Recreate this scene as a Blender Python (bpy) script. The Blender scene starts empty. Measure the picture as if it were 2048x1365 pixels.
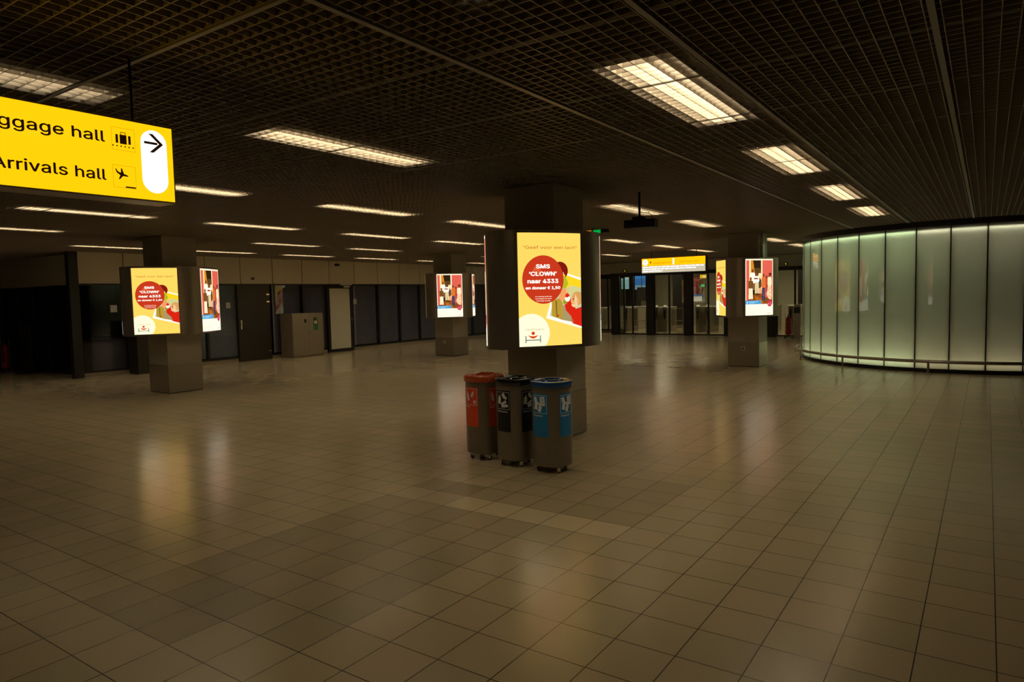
import bpy, bmesh, math, random
from mathutils import Vector, Matrix
random.seed(7)
PI = math.pi
sc = bpy.context.scene
col = sc.collection

# ------------------------------------------------------------------ camera, world, exposure
CAM = (1.1384, -3.4885, 1.6493)
YAW, PITCH, ROLL = -0.605373, -0.064875, -0.023151
fwd = Vector((math.sin(YAW)*math.cos(PITCH), math.cos(YAW)*math.cos(PITCH), math.sin(PITCH)))
rt = Vector((math.cos(YAW), -math.sin(YAW), 0)); up = rt.cross(fwd)
r2 = rt*math.cos(ROLL) + up*math.sin(ROLL); u2 = -rt*math.sin(ROLL) + up*math.cos(ROLL)
cd = bpy.data.cameras.new('camera'); cam = bpy.data.objects.new('camera', cd); col.objects.link(cam)
cam.matrix_world = Matrix(((r2.x, u2.x, -fwd.x, CAM[0]), (r2.y, u2.y, -fwd.y, CAM[1]), (r2.z, u2.z, -fwd.z, CAM[2]), (0, 0, 0, 1)))
cd.sensor_fit = 'HORIZONTAL'; cd.sensor_width = 36; cd.lens = 1374.8/2048*36
cd.clip_start = .05; cd.clip_end = 200
sc.camera = cam
w = bpy.data.worlds.new('world'); sc.world = w; w.use_nodes = True
w.node_tree.nodes['Background'].inputs[0].default_value = (1, .8, .55, 1)
w.node_tree.nodes['Background'].inputs[1].default_value = .004
sc.view_settings.view_transform = 'Standard'; sc.view_settings.look = 'None'
sc.view_settings.exposure = 0; sc.view_settings.gamma = 1; sc.view_settings.use_curve_mapping = False
sc.cycles.max_bounces = 7; sc.cycles.diffuse_bounces = 4; sc.cycles.glossy_bounces = 4
sc.cycles.transmission_bounces = 6; sc.cycles.transparent_max_bounces = 12
sc.cycles.use_denoising = True
sc.cycles.sample_clamp_indirect = 4
LAMP = 27.0            # radiance of the ceiling fluorescents
LAMP_COL = (1, .86, .62, 1)

# ------------------------------------------------------------------ materials
def lin(c):
    return tuple(((v/255)/12.92 if v/255 <= .04045 else ((v/255+.055)/1.055)**2.4) for v in c)
def pm(name, color, rough=.5, metal=0, spec=.5, coat=0, noise=0, nscale=20, bump=0):
    m = bpy.data.materials.new(name); m.use_nodes = True
    nt = m.node_tree; b = nt.nodes['Principled BSDF']
    b.inputs['Base Color'].default_value = (*color, 1); b.inputs['Roughness'].default_value = rough
    b.inputs['Metallic'].default_value = metal; b.inputs['Specular IOR Level'].default_value = spec
    b.inputs['Coat Weight'].default_value = coat; b.inputs['Coat Roughness'].default_value = .04
    if noise:
        tc = nt.nodes.new('ShaderNodeTexCoord'); n = nt.nodes.new('ShaderNodeTexNoise'); n.inputs['Scale'].default_value = nscale
        nt.links.new(tc.outputs['Object'], n.inputs['Vector'])
        mr = nt.nodes.new('ShaderNodeMapRange'); mr.inputs[3].default_value = 1-noise; mr.inputs[4].default_value = 1+noise
        nt.links.new(n.outputs[0], mr.inputs[0])
        mx = nt.nodes.new('ShaderNodeMix'); mx.data_type = 'RGBA'; mx.blend_type = 'MULTIPLY'; mx.inputs[0].default_value = 1
        mx.inputs[6].default_value = (*color, 1); nt.links.new(mr.outputs[0], mx.inputs[7]); nt.links.new(mx.outputs[2], b.inputs['Base Color'])
        if bump:
            bp = nt.nodes.new('ShaderNodeBump'); bp.inputs[0].default_value = bump; bp.inputs[1].default_value = .002
            nt.links.new(n.outputs[0], bp.inputs['Height']); nt.links.new(bp.outputs[0], b.inputs['Normal'])
    return m
def em(name, color, strength):
    m = bpy.data.materials.new(name); m.use_nodes = True; nt = m.node_tree
    nt.nodes.remove(nt.nodes['Principled BSDF']); e = nt.nodes.new('ShaderNodeEmission')
    e.inputs[0].default_value = (*color[:3], 1); e.inputs[1].default_value = strength
    nt.links.new(e.outputs[0], nt.nodes['Material Output'].inputs[0]); return m
def art_lit(name, strength):       # backlit print: colour of the print times the tubes behind it
    m = em(name, (1, 1, 1), strength); nt = m.node_tree; e = nt.nodes['Emission']
    a = nt.nodes.new('ShaderNodeAttribute'); a.attribute_name = 'Col'; nt.links.new(a.outputs['Color'], e.inputs[0])
    gl = nt.nodes.new('ShaderNodeBsdfGlossy'); gl.inputs['Roughness'].default_value = .12; gl.inputs[0].default_value = (.04, .04, .04, 1)
    ad = nt.nodes.new('ShaderNodeAddShader'); nt.links.new(e.outputs[0], ad.inputs[0]); nt.links.new(gl.outputs[0], ad.inputs[1])
    nt.links.new(ad.outputs[0], nt.nodes['Material Output'].inputs[0]); return m
def art_print(name, rough=.45):
    m = pm(name, (1, 1, 1), rough); nt = m.node_tree
    a = nt.nodes.new('ShaderNodeAttribute'); a.attribute_name = 'Col'; nt.links.new(a.outputs['Color'], nt.nodes['Principled BSDF'].inputs['Base Color']); return m

M = {}
M['vane'] = pm('louvre_metal', (.31, .262, .20), .4, 0, .4)
M['rail'] = pm('ceiling_rail', (.24, .22, .18), .45)
M['plenum'] = pm('plenum_black', (.012, .011, .01), .9)
M['column'] = pm('column_paint', (.37, .325, .235), .42, 0, .4, noise=.06, nscale=2)
M['steel'] = pm('stainless', (.40, .35, .28), .34, .85, noise=.05, nscale=3)
M['display'] = pm('display_metal', (.34, .29, .22), .33, .8, noise=.05, nscale=3)
M['chrome'] = pm('chrome', (.7, .66, .6), .16, 1)
M['black'] = pm('black_frame', (.012, .011, .01), .35)
M['blackplastic'] = pm('black_plastic', (.01, .01, .01), .18)
M['panel'] = pm('wall_panel', (.66, .585, .43), .38, 0, .5, noise=.04, nscale=1.5)
M['plinth'] = pm('plinth', (.28, .23, .15), .5)
M['darkdoor'] = pm('dark_door', (.025, .018, .012), .4)
M['cabinet'] = pm('cabinet_paint', (.25, .20, .135), .45, noise=.05, nscale=4)
M['blind'] = pm('blind', (.32, .32, .36), .6, noise=.15, nscale=6)
M['darkroom'] = pm('dark_room', (.06, .05, .04), .8)
M['white'] = pm('white_plastic', (.55, .52, .46), .4)
M['whitemetal'] = pm('lamp_reflector', (.6, .58, .52), .4)
M['lamp'] = em('lamp_diffuser', LAMP_COL, LAMP)
M['red'] = pm('red_paint', (.42, .02, .012), .3, 0, .5, .3)
M['rubber'] = pm('rubber', (.015, .015, .015), .6)
M['binbody'] = pm('bin_metal', (.28, .24, .175), .36, .75, noise=.06, nscale=5)
M['lidred'] = pm('lid_red', (.50, .075, .02), .25, 0, .5, .3)
M['lidblack'] = pm('lid_black', (.012, .012, .012), .2, 0, .5, .3)
M['lidblue'] = pm('lid_blue', (.012, .06, .18), .22, 0, .5, .3)
M['liner'] = pm('bin_liner', (.55, .50, .42), .3)
M['backlit'] = art_lit('backlit_print', 1.2)
M['backlitsign'] = art_lit('backlit_sign_print', 2.0)
M['print'] = art_print('printed_vinyl')
M['beige'] = pm('beige_wall', (.5, .44, .32), .6)
M['lampin'] = em('lamp_inner', (1, .86, .6), 50)
M['drumlamp'] = em('drum_lamp', (.80, 1, .66), 125)
M['drumlow2'] = em('drum_low_lamp_right', (1, .84, .58), 6.5)
M['lampdim'] = em('lamp_diffuser_dim', LAMP_COL, 10)
M['projector'] = pm('projector_black', (.004, .0035, .003), .55, 0, .2)
M['drumlamp2'] = em('drum_lamp_warm', (1, .95, .76), 36)
M['drumlow'] = em('drum_low_lamp', (.92, 1, .66), 14)
M['readerlamp'] = em('reader_lamp', (1, .86, .5), .55)
M['greenlamp'] = em('green_lamp', (.02, .6, .12), 1.0)
M['yellowlamp'] = em('yellow_lamp', (.5, .45, .02), 1.2)

def schlick(nt, f0):           # reflectance that is the same from either face of a thin pane
    lw = nt.nodes.new('ShaderNodeLayerWeight'); lw.inputs[0].default_value = .5
    p = nt.nodes.new('ShaderNodeMath'); p.operation = 'POWER'; nt.links.new(lw.outputs['Facing'], p.inputs[0]); p.inputs[1].default_value = 5
    m = nt.nodes.new('ShaderNodeMath'); m.operation = 'MULTIPLY_ADD'; nt.links.new(p.outputs[0], m.inputs[0]); m.inputs[1].default_value = 1-f0; m.inputs[2].default_value = f0
    return m
def glass(name, tint, transp, rough=.02):
    m = bpy.data.materials.new(name); m.use_nodes = True; nt = m.node_tree
    nt.nodes.remove(nt.nodes['Principled BSDF'])
    t = nt.nodes.new('ShaderNodeBsdfTransparent'); t.inputs[0].default_value = (*tint, 1)
    g = nt.nodes.new('ShaderNodeBsdfGlossy'); g.inputs['Roughness'].default_value = rough
    f = schlick(nt, .045)
    mx = nt.nodes.new('ShaderNodeMixShader'); nt.links.new(f.outputs[0], mx.inputs[0])
    nt.links.new(t.outputs[0], mx.inputs[1]); nt.links.new(g.outputs[0], mx.inputs[2])
    nt.links.new(mx.outputs[0], nt.nodes['Material Output'].inputs[0]); return m
M['glass'] = glass('clear_glass', (.80, .82, .76), 1)
M['glassdark'] = glass('tinted_glass', (.74, .74, .76), 1)

def frost(name, dcol, tcol, grough=.05, gl=1.0):
    m = bpy.data.materials.new(name); m.use_nodes = True; nt = m.node_tree
    nt.nodes.remove(nt.nodes['Principled BSDF'])
    d = nt.nodes.new('ShaderNodeBsdfDiffuse'); d.inputs[0].default_value = (*dcol, 1)
    t = nt.nodes.new('ShaderNodeBsdfTranslucent'); t.inputs[0].default_value = (*tcol, 1)
    a = nt.nodes.new('ShaderNodeAddShader'); nt.links.new(d.outputs[0], a.inputs[0]); nt.links.new(t.outputs[0], a.inputs[1])
    g = nt.nodes.new('ShaderNodeBsdfGlossy'); g.inputs['Roughness'].default_value = grough
    f = schlick(nt, .10)
    mx = nt.nodes.new('ShaderNodeMixShader'); nt.links.new(f.outputs[0], mx.inputs[0])
    nt.links.new(a.outputs[0], mx.inputs[1]); nt.links.new(g.outputs[0], mx.inputs[2])
    nt.links.new(mx.outputs[0], nt.nodes['Material Output'].inputs[0]); return m
M['frost'] = frost('frosted_glass', (.15, .15, .125), (.47, .475, .42), .035)
M['frostdoor'] = frost('frosted_door_glass', (.55, .52, .40), (.3, .3, .24), .12)

def floor_mat():
    m = bpy.data.materials.new('floor_tiles'); m.use_nodes = True; nt = m.node_tree; N = nt.nodes; L = nt.links
    b = N['Principled BSDF']
    tc = N.new('ShaderNodeTexCoord'); sp = N.new('ShaderNodeSeparateXYZ'); L.new(tc.outputs['Object'], sp.inputs[0])
    def mt(op, a, b_=None, c=None):
        n = N.new('ShaderNodeMath'); n.operation = op
        for i, v in enumerate((a, b_, c)):
            if v is None: continue
            if isinstance(v, (int, float)): n.inputs[i].default_value = v
            else: L.new(v, n.inputs[i])
        return n.outputs[0]
    x = mt('DIVIDE', sp.outputs[0], .3); j = mt('DIVIDE', sp.outputs[1], .3)
    p1 = mt('MAXIMUM', x, -10.0)
    p2 = mt('DIVIDE', mt('MINIMUM', mt('ADD', mt('MAXIMUM', x, -11.55), 10.0), 0.0), .775)
    p3 = mt('MINIMUM', mt('ADD', x, 11.55), 0.0)
    i = mt('ADD', mt('ADD', p1, p2), p3)
    fi = mt('FLOOR', i); fj = mt('FLOOR', j)
    def edge(v, f):
        r = mt('SUBTRACT', v, f); return mt('MINIMUM', r, mt('SUBTRACT', 1.0, r))
    e = mt('MINIMUM', edge(i, fi), edge(j, fj))
    mr = N.new('ShaderNodeMapRange'); mr.inputs[1].default_value = .0068; mr.inputs[2].default_value = .0108; L.new(e, mr.inputs[0])
    cb = N.new('ShaderNodeCombineXYZ'); L.new(fi, cb.inputs[0]); L.new(fj, cb.inputs[1])
    wn = N.new('ShaderNodeTexWhiteNoise'); wn.noise_dimensions = '2D'; L.new(cb.outputs[0], wn.inputs['Vector'])
    nz = N.new('ShaderNodeTexNoise'); nz.inputs['Scale'].default_value = 90; nz.inputs['Detail'].default_value = 4; L.new(tc.outputs['Object'], nz.inputs['Vector'])
    nb = N.new('ShaderNodeTexNoise'); nb.inputs['Scale'].default_value = .45; L.new(tc.outputs['Object'], nb.inputs['Vector'])
    def between(v, lo, hi):
        return mt('MULTIPLY', mt('GREATER_THAN', v, lo-.5), mt('LESS_THAN', v, hi+.5))
    # batches of darker and lighter tiles
    dA = mt('MULTIPLY', between(fi, -10, -8), between(fj, -6, 1))
    dA2 = mt('MULTIPLY', between(fi, -7, -6), between(fj, -5, 1))
    dB = mt('MULTIPLY', between(fi, -8, -4), between(fj, 3, 6))
    dC = mt('MULTIPLY', between(fi, -10, -9), between(fj, 3, 3))
    dD = mt('MULTIPLY', between(fi, -9, -9), between(fj, 2, 3))
    lA = mt('MULTIPLY', between(fi, -8, -4), between(fj, 2, 2))
    val = mt('ADD', .96, mt('MULTIPLY', wn.outputs['Value'], .08))
    for msk, amt in ((dA, -.24), (dA2, -.16), (dB, -.17), (dC, -.22), (dD, -.12), (lA, .20)):
        val = mt('ADD', val, mt('MULTIPLY', msk, amt))
    val = mt('MULTIPLY', val, mt('ADD', .94, mt('MULTIPLY', nz.outputs[0], .12)))
    val = mt('MULTIPLY', val, mt('ADD', .93, mt('MULTIPLY', nb.outputs[0], .14)))
    cr = N.new('ShaderNodeMix'); cr.data_type = 'RGBA'; cr.blend_type = 'MULTIPLY'; cr.inputs[0].default_value = 1
    hue = N.new('ShaderNodeMix'); hue.data_type = 'RGBA'; L.new(wn.outputs['Value'], hue.inputs[0])
    hue.inputs[6].default_value = (.40, .325, .185, 1); hue.inputs[7].default_value = (.42, .32, .185, 1)
    L.new(hue.outputs[2], cr.inputs[6]); L.new(val, cr.inputs[7])
    gm = N.new('ShaderNodeMix'); gm.data_type = 'RGBA'; L.new(mr.outputs[0], gm.inputs[0])
    gm.inputs[6].default_value = (.036, .028, .016, 1); L.new(cr.outputs[2], gm.inputs[7]); L.new(gm.outputs[2], b.inputs['Base Color'])
    ro = mt('ADD', mt('ADD', .165, mt('MULTIPLY', mt('GREATER_THAN', fi, -10.5), .04)), mt('MULTIPLY', nb.outputs[0], .07)); L.new(ro, b.inputs['Roughness'])
    b.inputs['Specular IOR Level'].default_value = .9
    return m
M['floor'] = floor_mat()

# ------------------------------------------------------------------ helpers
def put(o, parent=None):
    col.objects.link(o)
    if parent is not None: o.parent = parent
    return o
def tag(o, label=None, cat=None, group=None, kind=None):
    if label: o['label'] = label
    if cat: o['category'] = cat
    if group: o['group'] = group
    if kind: o['kind'] = kind
    return o
def thing(name, label, cat, loc=(0, 0, 0), rz=0, group=None):
    o = bpy.data.objects.new(name, None); put(o); o.location = loc; o.rotation_euler = (0, 0, rz)
    o.empty_display_size = .2
    return tag(o, label, cat, group)
class MB:
    def __init__(s): s.v = []; s.f = []; s.mi = []
    def add(s, vs, fs, mi=0):
        n = len(s.v); s.v += [tuple(a) for a in vs]; s.f += [tuple(n+i for i in f) for f in fs]; s.mi += [mi]*len(fs); return s
    def box(s, x0, x1, y0, y1, z0, z1, mi=0):
        return s.add([(x0,y0,z0),(x1,y0,z0),(x1,y1,z0),(x0,y1,z0),(x0,y0,z1),(x1,y0,z1),(x1,y1,z1),(x0,y1,z1)],
            [(0,3,2,1),(4,5,6,7),(0,1,5,4),(1,2,6,5),(2,3,7,6),(3,0,4,7)], mi)
    def prism(s, pts, z0, z1, mi=0):
        n = len(pts); vs = [(x, y, z0) for x, y in pts]+[(x, y, z1) for x, y in pts]
        fs = [tuple(range(n-1, -1, -1)), tuple(range(n, 2*n))]+[(i, (i+1) % n, n+(i+1) % n, n+i) for i in range(n)]
        return s.add(vs, fs, mi)
    def ring(s, rings, closed_ends=(True, True), mi=0):   # list of rings (equal lengths) -> skin
        n = len(rings[0]); vs = [p for r in rings for p in r]; fs = []
        for k in range(len(rings)-1):
            for i in range(n):
                a = k*n+i; b = k*n+(i+1) % n; fs.append((a, b, b+n, a+n))
        if closed_ends[0]: fs.append(tuple(range(n-1, -1, -1)))
        if closed_ends[1]: fs.append(tuple((len(rings)-1)*n+i for i in range(n)))
        return s.add(vs, fs, mi)
    def lathe(s, prof, c=(0, 0), n=32, mi=0, ends=(True, True), shape=None):
        rings = []
        for r, z in prof:
            rings.append([(c[0]+r*(shape(2*PI*k/n) if shape else 1)*math.cos(2*PI*k/n), c[1]+r*(shape(2*PI*k/n) if shape else 1)*math.sin(2*PI*k/n), z) for k in range(n)])
        return s.ring(rings, ends, mi)
    def tube(s, path, r, n=10, mi=0):
        rings = []; P = [Vector(p) for p in path]
        for k, p in enumerate(P):
            t = (P[min(k+1, len(P)-1)]-P[max(k-1, 0)]).normalized()
            a = Vector((0, 0, 1)) if abs(t.z) < .9 else Vector((1, 0, 0))
            x = t.cross(a).normalized(); y = x.cross(t)
            rr = r[k] if isinstance(r, (list, tuple)) else r
            rings.append([tuple(p+rr*(math.cos(2*PI*i/n)*x+math.sin(2*PI*i/n)*y)) for i in range(n)])
        return s.ring(rings, (True, True), mi)
    def build(s, name, mats, parent=None, bevel=0, smooth=False, loc=None):
        me = bpy.data.meshes.new(name); bm = bmesh.new()
        vv = [bm.verts.new(v) for v in s.v]
        for f, mi in zip(s.f, s.mi):
            try: fc = bm.faces.new([vv[i] for i in f]); fc.material_index = mi
            except ValueError: pass
        bmesh.ops.recalc_face_normals(bm, faces=bm.faces)
        if bevel:
            bmesh.ops.bevel(bm, geom=[e for e in bm.edges if e.is_manifold and e.calc_face_angle(0) > .6], offset=bevel, segments=2, affect='EDGES', profile=.6)
        if smooth:
            for f in bm.faces: f.smooth = True
            for e in bm.edges:
                if e.is_manifold and e.calc_face_angle(0) > .7: e.smooth = False
        bm.to_mesh(me); bm.free()
        for m in (mats if isinstance(mats, (list, tuple)) else [mats]): me.materials.append(m)
        o = bpy.data.objects.new(name, me)
        if loc: o.location = loc
        return put(o, parent)
def struct(name, mb, mats, parent=None, bevel=0, smooth=False):
    o = mb.build(name, mats, parent, bevel, smooth)
    if parent is None: o['kind'] = 'structure'
    return o
def copy_tree(o, parent=None):
    c = o.copy(); col.objects.link(c)
    if parent is not None: c.parent = parent
    for ch in list(o.children):
        copy_tree(ch, c)
    return c

# flat artwork made of coloured shapes; every layer is a printed film a fraction of a millimetre above the last
_fp = bpy.utils.system_resource('DATAFILES')+'/fonts/Inter.woff2'
try: FONT = bpy.data.fonts.load(_fp)       # Blender's own interface typeface
except Exception: FONT = None
class Art:
    def __init__(s, w, h, mir=False): s.w = w; s.h = h; s.items = []; s.k = 0
    def poly(s, pts, c, raw=False):       # pts as fractions (u right, v down) of the sheet
        s.items.append(([(p[0]*s.w, (1-p[1])*s.h) for p in pts], [tuple(range(len(pts)))], lin(c), s.k)); s.k += 1
    def rect(s, u0, v0, u1, v1, c): s.poly([(u0, v1), (u1, v1), (u1, v0), (u0, v0)], c)
    def ell(s, u, v, ru, c, rv=None, n=40, a=0):
        rx = ru*s.w; ry = (rv*s.h if rv is not None else rx); pts = []
        for i in range(n):
            t = 2*PI*i/n; x = rx*math.cos(t); y = ry*math.sin(t)
            pts.append(((u*s.w+x*math.cos(a)-y*math.sin(a))/s.w, v-(x*math.sin(a)+y*math.cos(a))/s.h))
        s.poly(pts, c)
    def text(s, txt, u, v, size, c, align='LEFT', bold=0, width=None, sx=1):
        if bold:
            for du, dv in ((-bold, 0), (bold, 0), (0, bold*.6), (0, -bold*.6)):
                s.text(txt, u+du*size*s.h/s.w, v+dv*size, size, c, align, 0, width, sx); s.k -= 1
            s.k += 1; return
        cu = bpy.data.curves.new('t', 'FONT'); cu.body = txt; cu.size = 1
        if FONT: cu.font = FONT
        cu.space_character = 1.02;  cu.align_x = 'LEFT'; cu.resolution_u = 3
        ob = bpy.data.objects.new('t', cu); col.objects.link(ob)
        dg = bpy.context.evaluated_depsgraph_get(); me = bpy.data.meshes.new_from_object(ob.evaluated_get(dg))
        vs = [v_.co.copy() for v_ in me.vertices]; fs = [tuple(p.vertices) for p in me.polygons]
        bpy.data.objects.remove(ob); bpy.data.curves.remove(cu); bpy.data.meshes.remove(me)
        if not vs: return
        x0 = min(p.x for p in vs); x1 = max(p.x for p in vs)
        k = size/.70*s.h                      # size = capital height as a fraction of the sheet height
        kx = k*sx
        if width: kx = width*s.w/(x1-x0)
        W = (x1-x0)*kx; ox = u*s.w-(W/2 if align == 'CENTER' else (W if align == 'RIGHT' else 0))
        s.items.append(([(ox+(p.x-x0)*kx, (1-v)*s.h+p.y*k) for p in vs], fs, lin(c), s.k)); s.k += 1
    def build(s, name, mat, parent, fn, cuts=0, step=.00003, thick=.001):
        # fn(u_m, v_m, d) -> xyz ; d is the height above the backing surface
        bm = bmesh.new(); cl = bm.loops.layers.float_color.new('Col'); fl = bm.faces.layers.int.new('k')
        dl = bm.verts.layers.float.new('d')
        for pts, fs, c, k in s.items:
            vv = [bm.verts.new((p[0], p[1], k*1.0)) for p in pts]
            for f in fs:
                try: fc = bm.faces.new([vv[i] for i in f])
                except ValueError: continue
                if fc.calc_area() > 0:
                    fc.normal_update()
                    if fc.normal.z < 0: fc.normal_flip()
                for lp in fc.loops: lp[cl] = (*c, 1)
        def cut(co, no):
            g = bm.verts[:]+bm.edges[:]+bm.faces[:]
            bmesh.ops.bisect_plane(bm, geom=g, plane_co=co, plane_no=no, clear_outer=True, dist=1e-6)
        cut((0, 0, 0), (-1, 0, 0)); cut((s.w, 0, 0), (1, 0, 0)); cut((0, 0, 0), (0, -1, 0)); cut((0, s.h, 0), (0, 1, 0))
        for q in range(1, cuts):
            g = bm.verts[:]+bm.edges[:]+bm.faces[:]
            bmesh.ops.bisect_plane(bm, geom=g, plane_co=(s.w*q/cuts, 0, 0), plane_no=(1, 0, 0), dist=1e-6)
        for v in bm.verts: v.co = Vector(fn(v.co.x, v.co.y, thick+v.co.z*step))
        me = bpy.data.meshes.new(name); bm.to_mesh(me); bm.free(); me.materials.append(mat)
        o = bpy.data.objects.new(name, me); return put(o, parent)

H = 2.9      # underside of the louvre ceiling
# ------------------------------------------------------------------ floor and ceiling
struct('floor', MB().box(-22, 7, -8, 34, -.1, 0), M['floor'])
lv = MB()
CX0, CX1, CY0, CY1 = -21.5, 5.5, -6.5, 21.9
xr = [.91-1.05*k for k in range(-4, 22)]; yr = [.50+1.05*k for k in range(-6, 21)]
for X in xr:                      # vanes running away along Y, 14 to a panel
    for q in range(14):
        x = X+.035+q*.98/13
        if CX0 < x < CX1: lv.box(x-.0022, x+.0022, CY0, CY1, H, H+.042)
for Y in yr:                      # cross vanes
    for q in range(14):
        y = Y+.018+q*1.014/13
        if CY0 < y < CY1: lv.box(CX0, CX1, y-.0022, y+.0022, H+.0005, H+.041)
struct('ceiling', lv, M['vane'])
struct('ceiling_2', MB().box(-22, 7, -8, 22, H+.42, H+.5), M['plenum'])
k = 0
for X in xr:
    if CX0 < X < CX1:
        k += 1
        if X < -1.5:            # only a narrow dark gap between the louvre panels here
            struct('trim_%d' % k, MB().box(X-.008, X+.008, CY0, CY1, H+.018, H+.03), M['rail']); continue
        t = MB(); t.box(X-.015, X+.015, CY0, CY1, H-.010, H+.03)
        struct('trim_%d' % k, t, M['rail'])
for Y in yr:
    if CY0 < Y < CY1 and Y < 6:
        k += 1
        hw_ = .012 if abs(Y+1.6) < .05 else .003
        struct('trim_%d' % k, MB().box(CX0, CX1, Y-hw_, Y+hw_, H-(.008 if hw_ > .01 else .0), H+.03), M['rail'])

# ------------------------------------------------------------------ ceiling lights
def make_light():
    t = thing('ceiling_light', '', 'ceiling light')
    h = MB()
    z0 = .006; z1 = .050; L2 = .84
    for sx in (-1, 1):
        P = [(sx*.215, z0), (sx*.098, z1), (sx*.098, z1+.03), (sx*.222, z1+.03), (sx*.222, z0)]
        vs = [(x, -L2, z) for x, z in P]+[(x, L2, z) for x, z in P]; n = 5
        h.add(vs, [tuple(range(n)), tuple(range(n, 2*n))]+[(i, (i+1) % n, n+(i+1) % n, n+i) for i in range(n)])
    h.build('reflector', M['whitemetal'], t)
    MB().box(-.098, .098, -L2, L2, .070, .080).box(-.098, .098, -L2, -.80, .02, .070).box(-.098, .098, .80, L2, .02, .070).build('tray', M['whitemetal'], t)
    MB().box(-.078, .078, -.79, .79, .038, .066).build('diffuser', M['lamp'], t)
    return t
proto = make_light()
ordn = ['nearest', 'second nearest', 'third nearest', 'fourth nearest', 'fifth nearest', 'sixth nearest', 'seventh nearest', 'eighth nearest', 'ninth nearest']
rows = [(-.47, [-2.0, .85, 3.65, 6.45, 9.2], 'the row leading to the round frosted glass room'),
        (-3.24, [-2.2, .55, 6.15, 8.95, 14.5, 17.2], 'the row in line with the central column'),
        (-6.02, [.6, 3.42, 6.1, 8.9, 11.65, 14.4, 17.1], 'the row passing just left of the central column'),
        (-8.8, [1.0, 3.55, 6.3, 8.9, 11.6, 14.3, 16.9], 'the row midway between left and central columns'),
        (-11.6, [.95, 6.3, 8.95, 14.4, 17.1, 19.9], 'the row in line with the left column'),
        (-14.35, [3.95, 6.55, 9.1, 11.7, 14.4, 17.1], 'the row beside the dark glazed partition'),
        (-14.35, [.4], 'an unseen bay left of the view, added to brighten the left side'),  # this lamp and the next are unseen, added to brighten the dim left
        (-17.1, [.4], 'the leftmost unseen bay, added to brighten the left return wall')]
first = True
for X, ys, desc in rows:
    for i, y in enumerate(ys):
        o = proto if first else copy_tree(proto); first = False
        o.location = (X, y, H+.045)
        tag(o, '%s lit louvre light in %s' % (ordn[i], desc) if len(ys) > 1 else 'lit louvre light in '+desc, 'ceiling light', 'fluorescent lights behind the ceiling louvre')

for o in [q for q in col.objects if q.name.startswith('ceiling_light') and q.location.y < -1]:      # the two nearest the camera burn dimmer
    for ch in o.children:
        if ch.name.startswith('diffuser'): ch.data = ch.data.copy(); ch.data.materials[0] = M['lampdim']
# ------------------------------------------------------------------ columns
cols = {'mid': (-3.15, 3.43), 'right': (-3.225, 12.01), 'left': (-11.57, 3.60), 'far': (-11.57, 11.82)}
HW = .333
clab = {'mid': 'large square column behind the three bins', 'right': 'square column standing before the glass doors and round glass room',
        'left': 'square column at left before the dark glazed partition', 'far': 'distant square column near the door with frosted pane'}
for n, (x, y) in cols.items():
    t = thing('column', clab[n], 'column', (x, y, 0), group='square columns in the hall')
    MB().box(-HW, HW, -HW, HW, .527, H-.002).build('shaft', M['column'], t, bevel=.006)
    b = MB().box(-HW-.004, HW+.004, -HW-.004, HW+.004, .012, .527); b.build('base_cladding', M['steel'], t, bevel=.004)
    MB().box(-HW+.01, HW-.01, -HW+.01, HW-.01, 0, .012).build('shadow_gap', M['black'], t)
    if n in ('right', 'far'):
        s_ = MB().box(-.045, .045, -.012, 0, -.045, .045); o = s_.build('socket_plate', M['white'], t, bevel=.003, loc=(0, -HW-.0042, .40))
        MB().lathe([(.018, 0), (.018, .006)], n=20).build('socket', M['blackplastic'], o).matrix_local = Matrix.Translation((0, -.012, 0)) @ Matrix.Rotation(PI/2, 4, 'X')
    if n == 'right':
        MB().box(HW-.0, HW+.05, -.20, -.06, 2.34, H-.004).build('cable_duct', M['steel'], t, bevel=.003)

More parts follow.
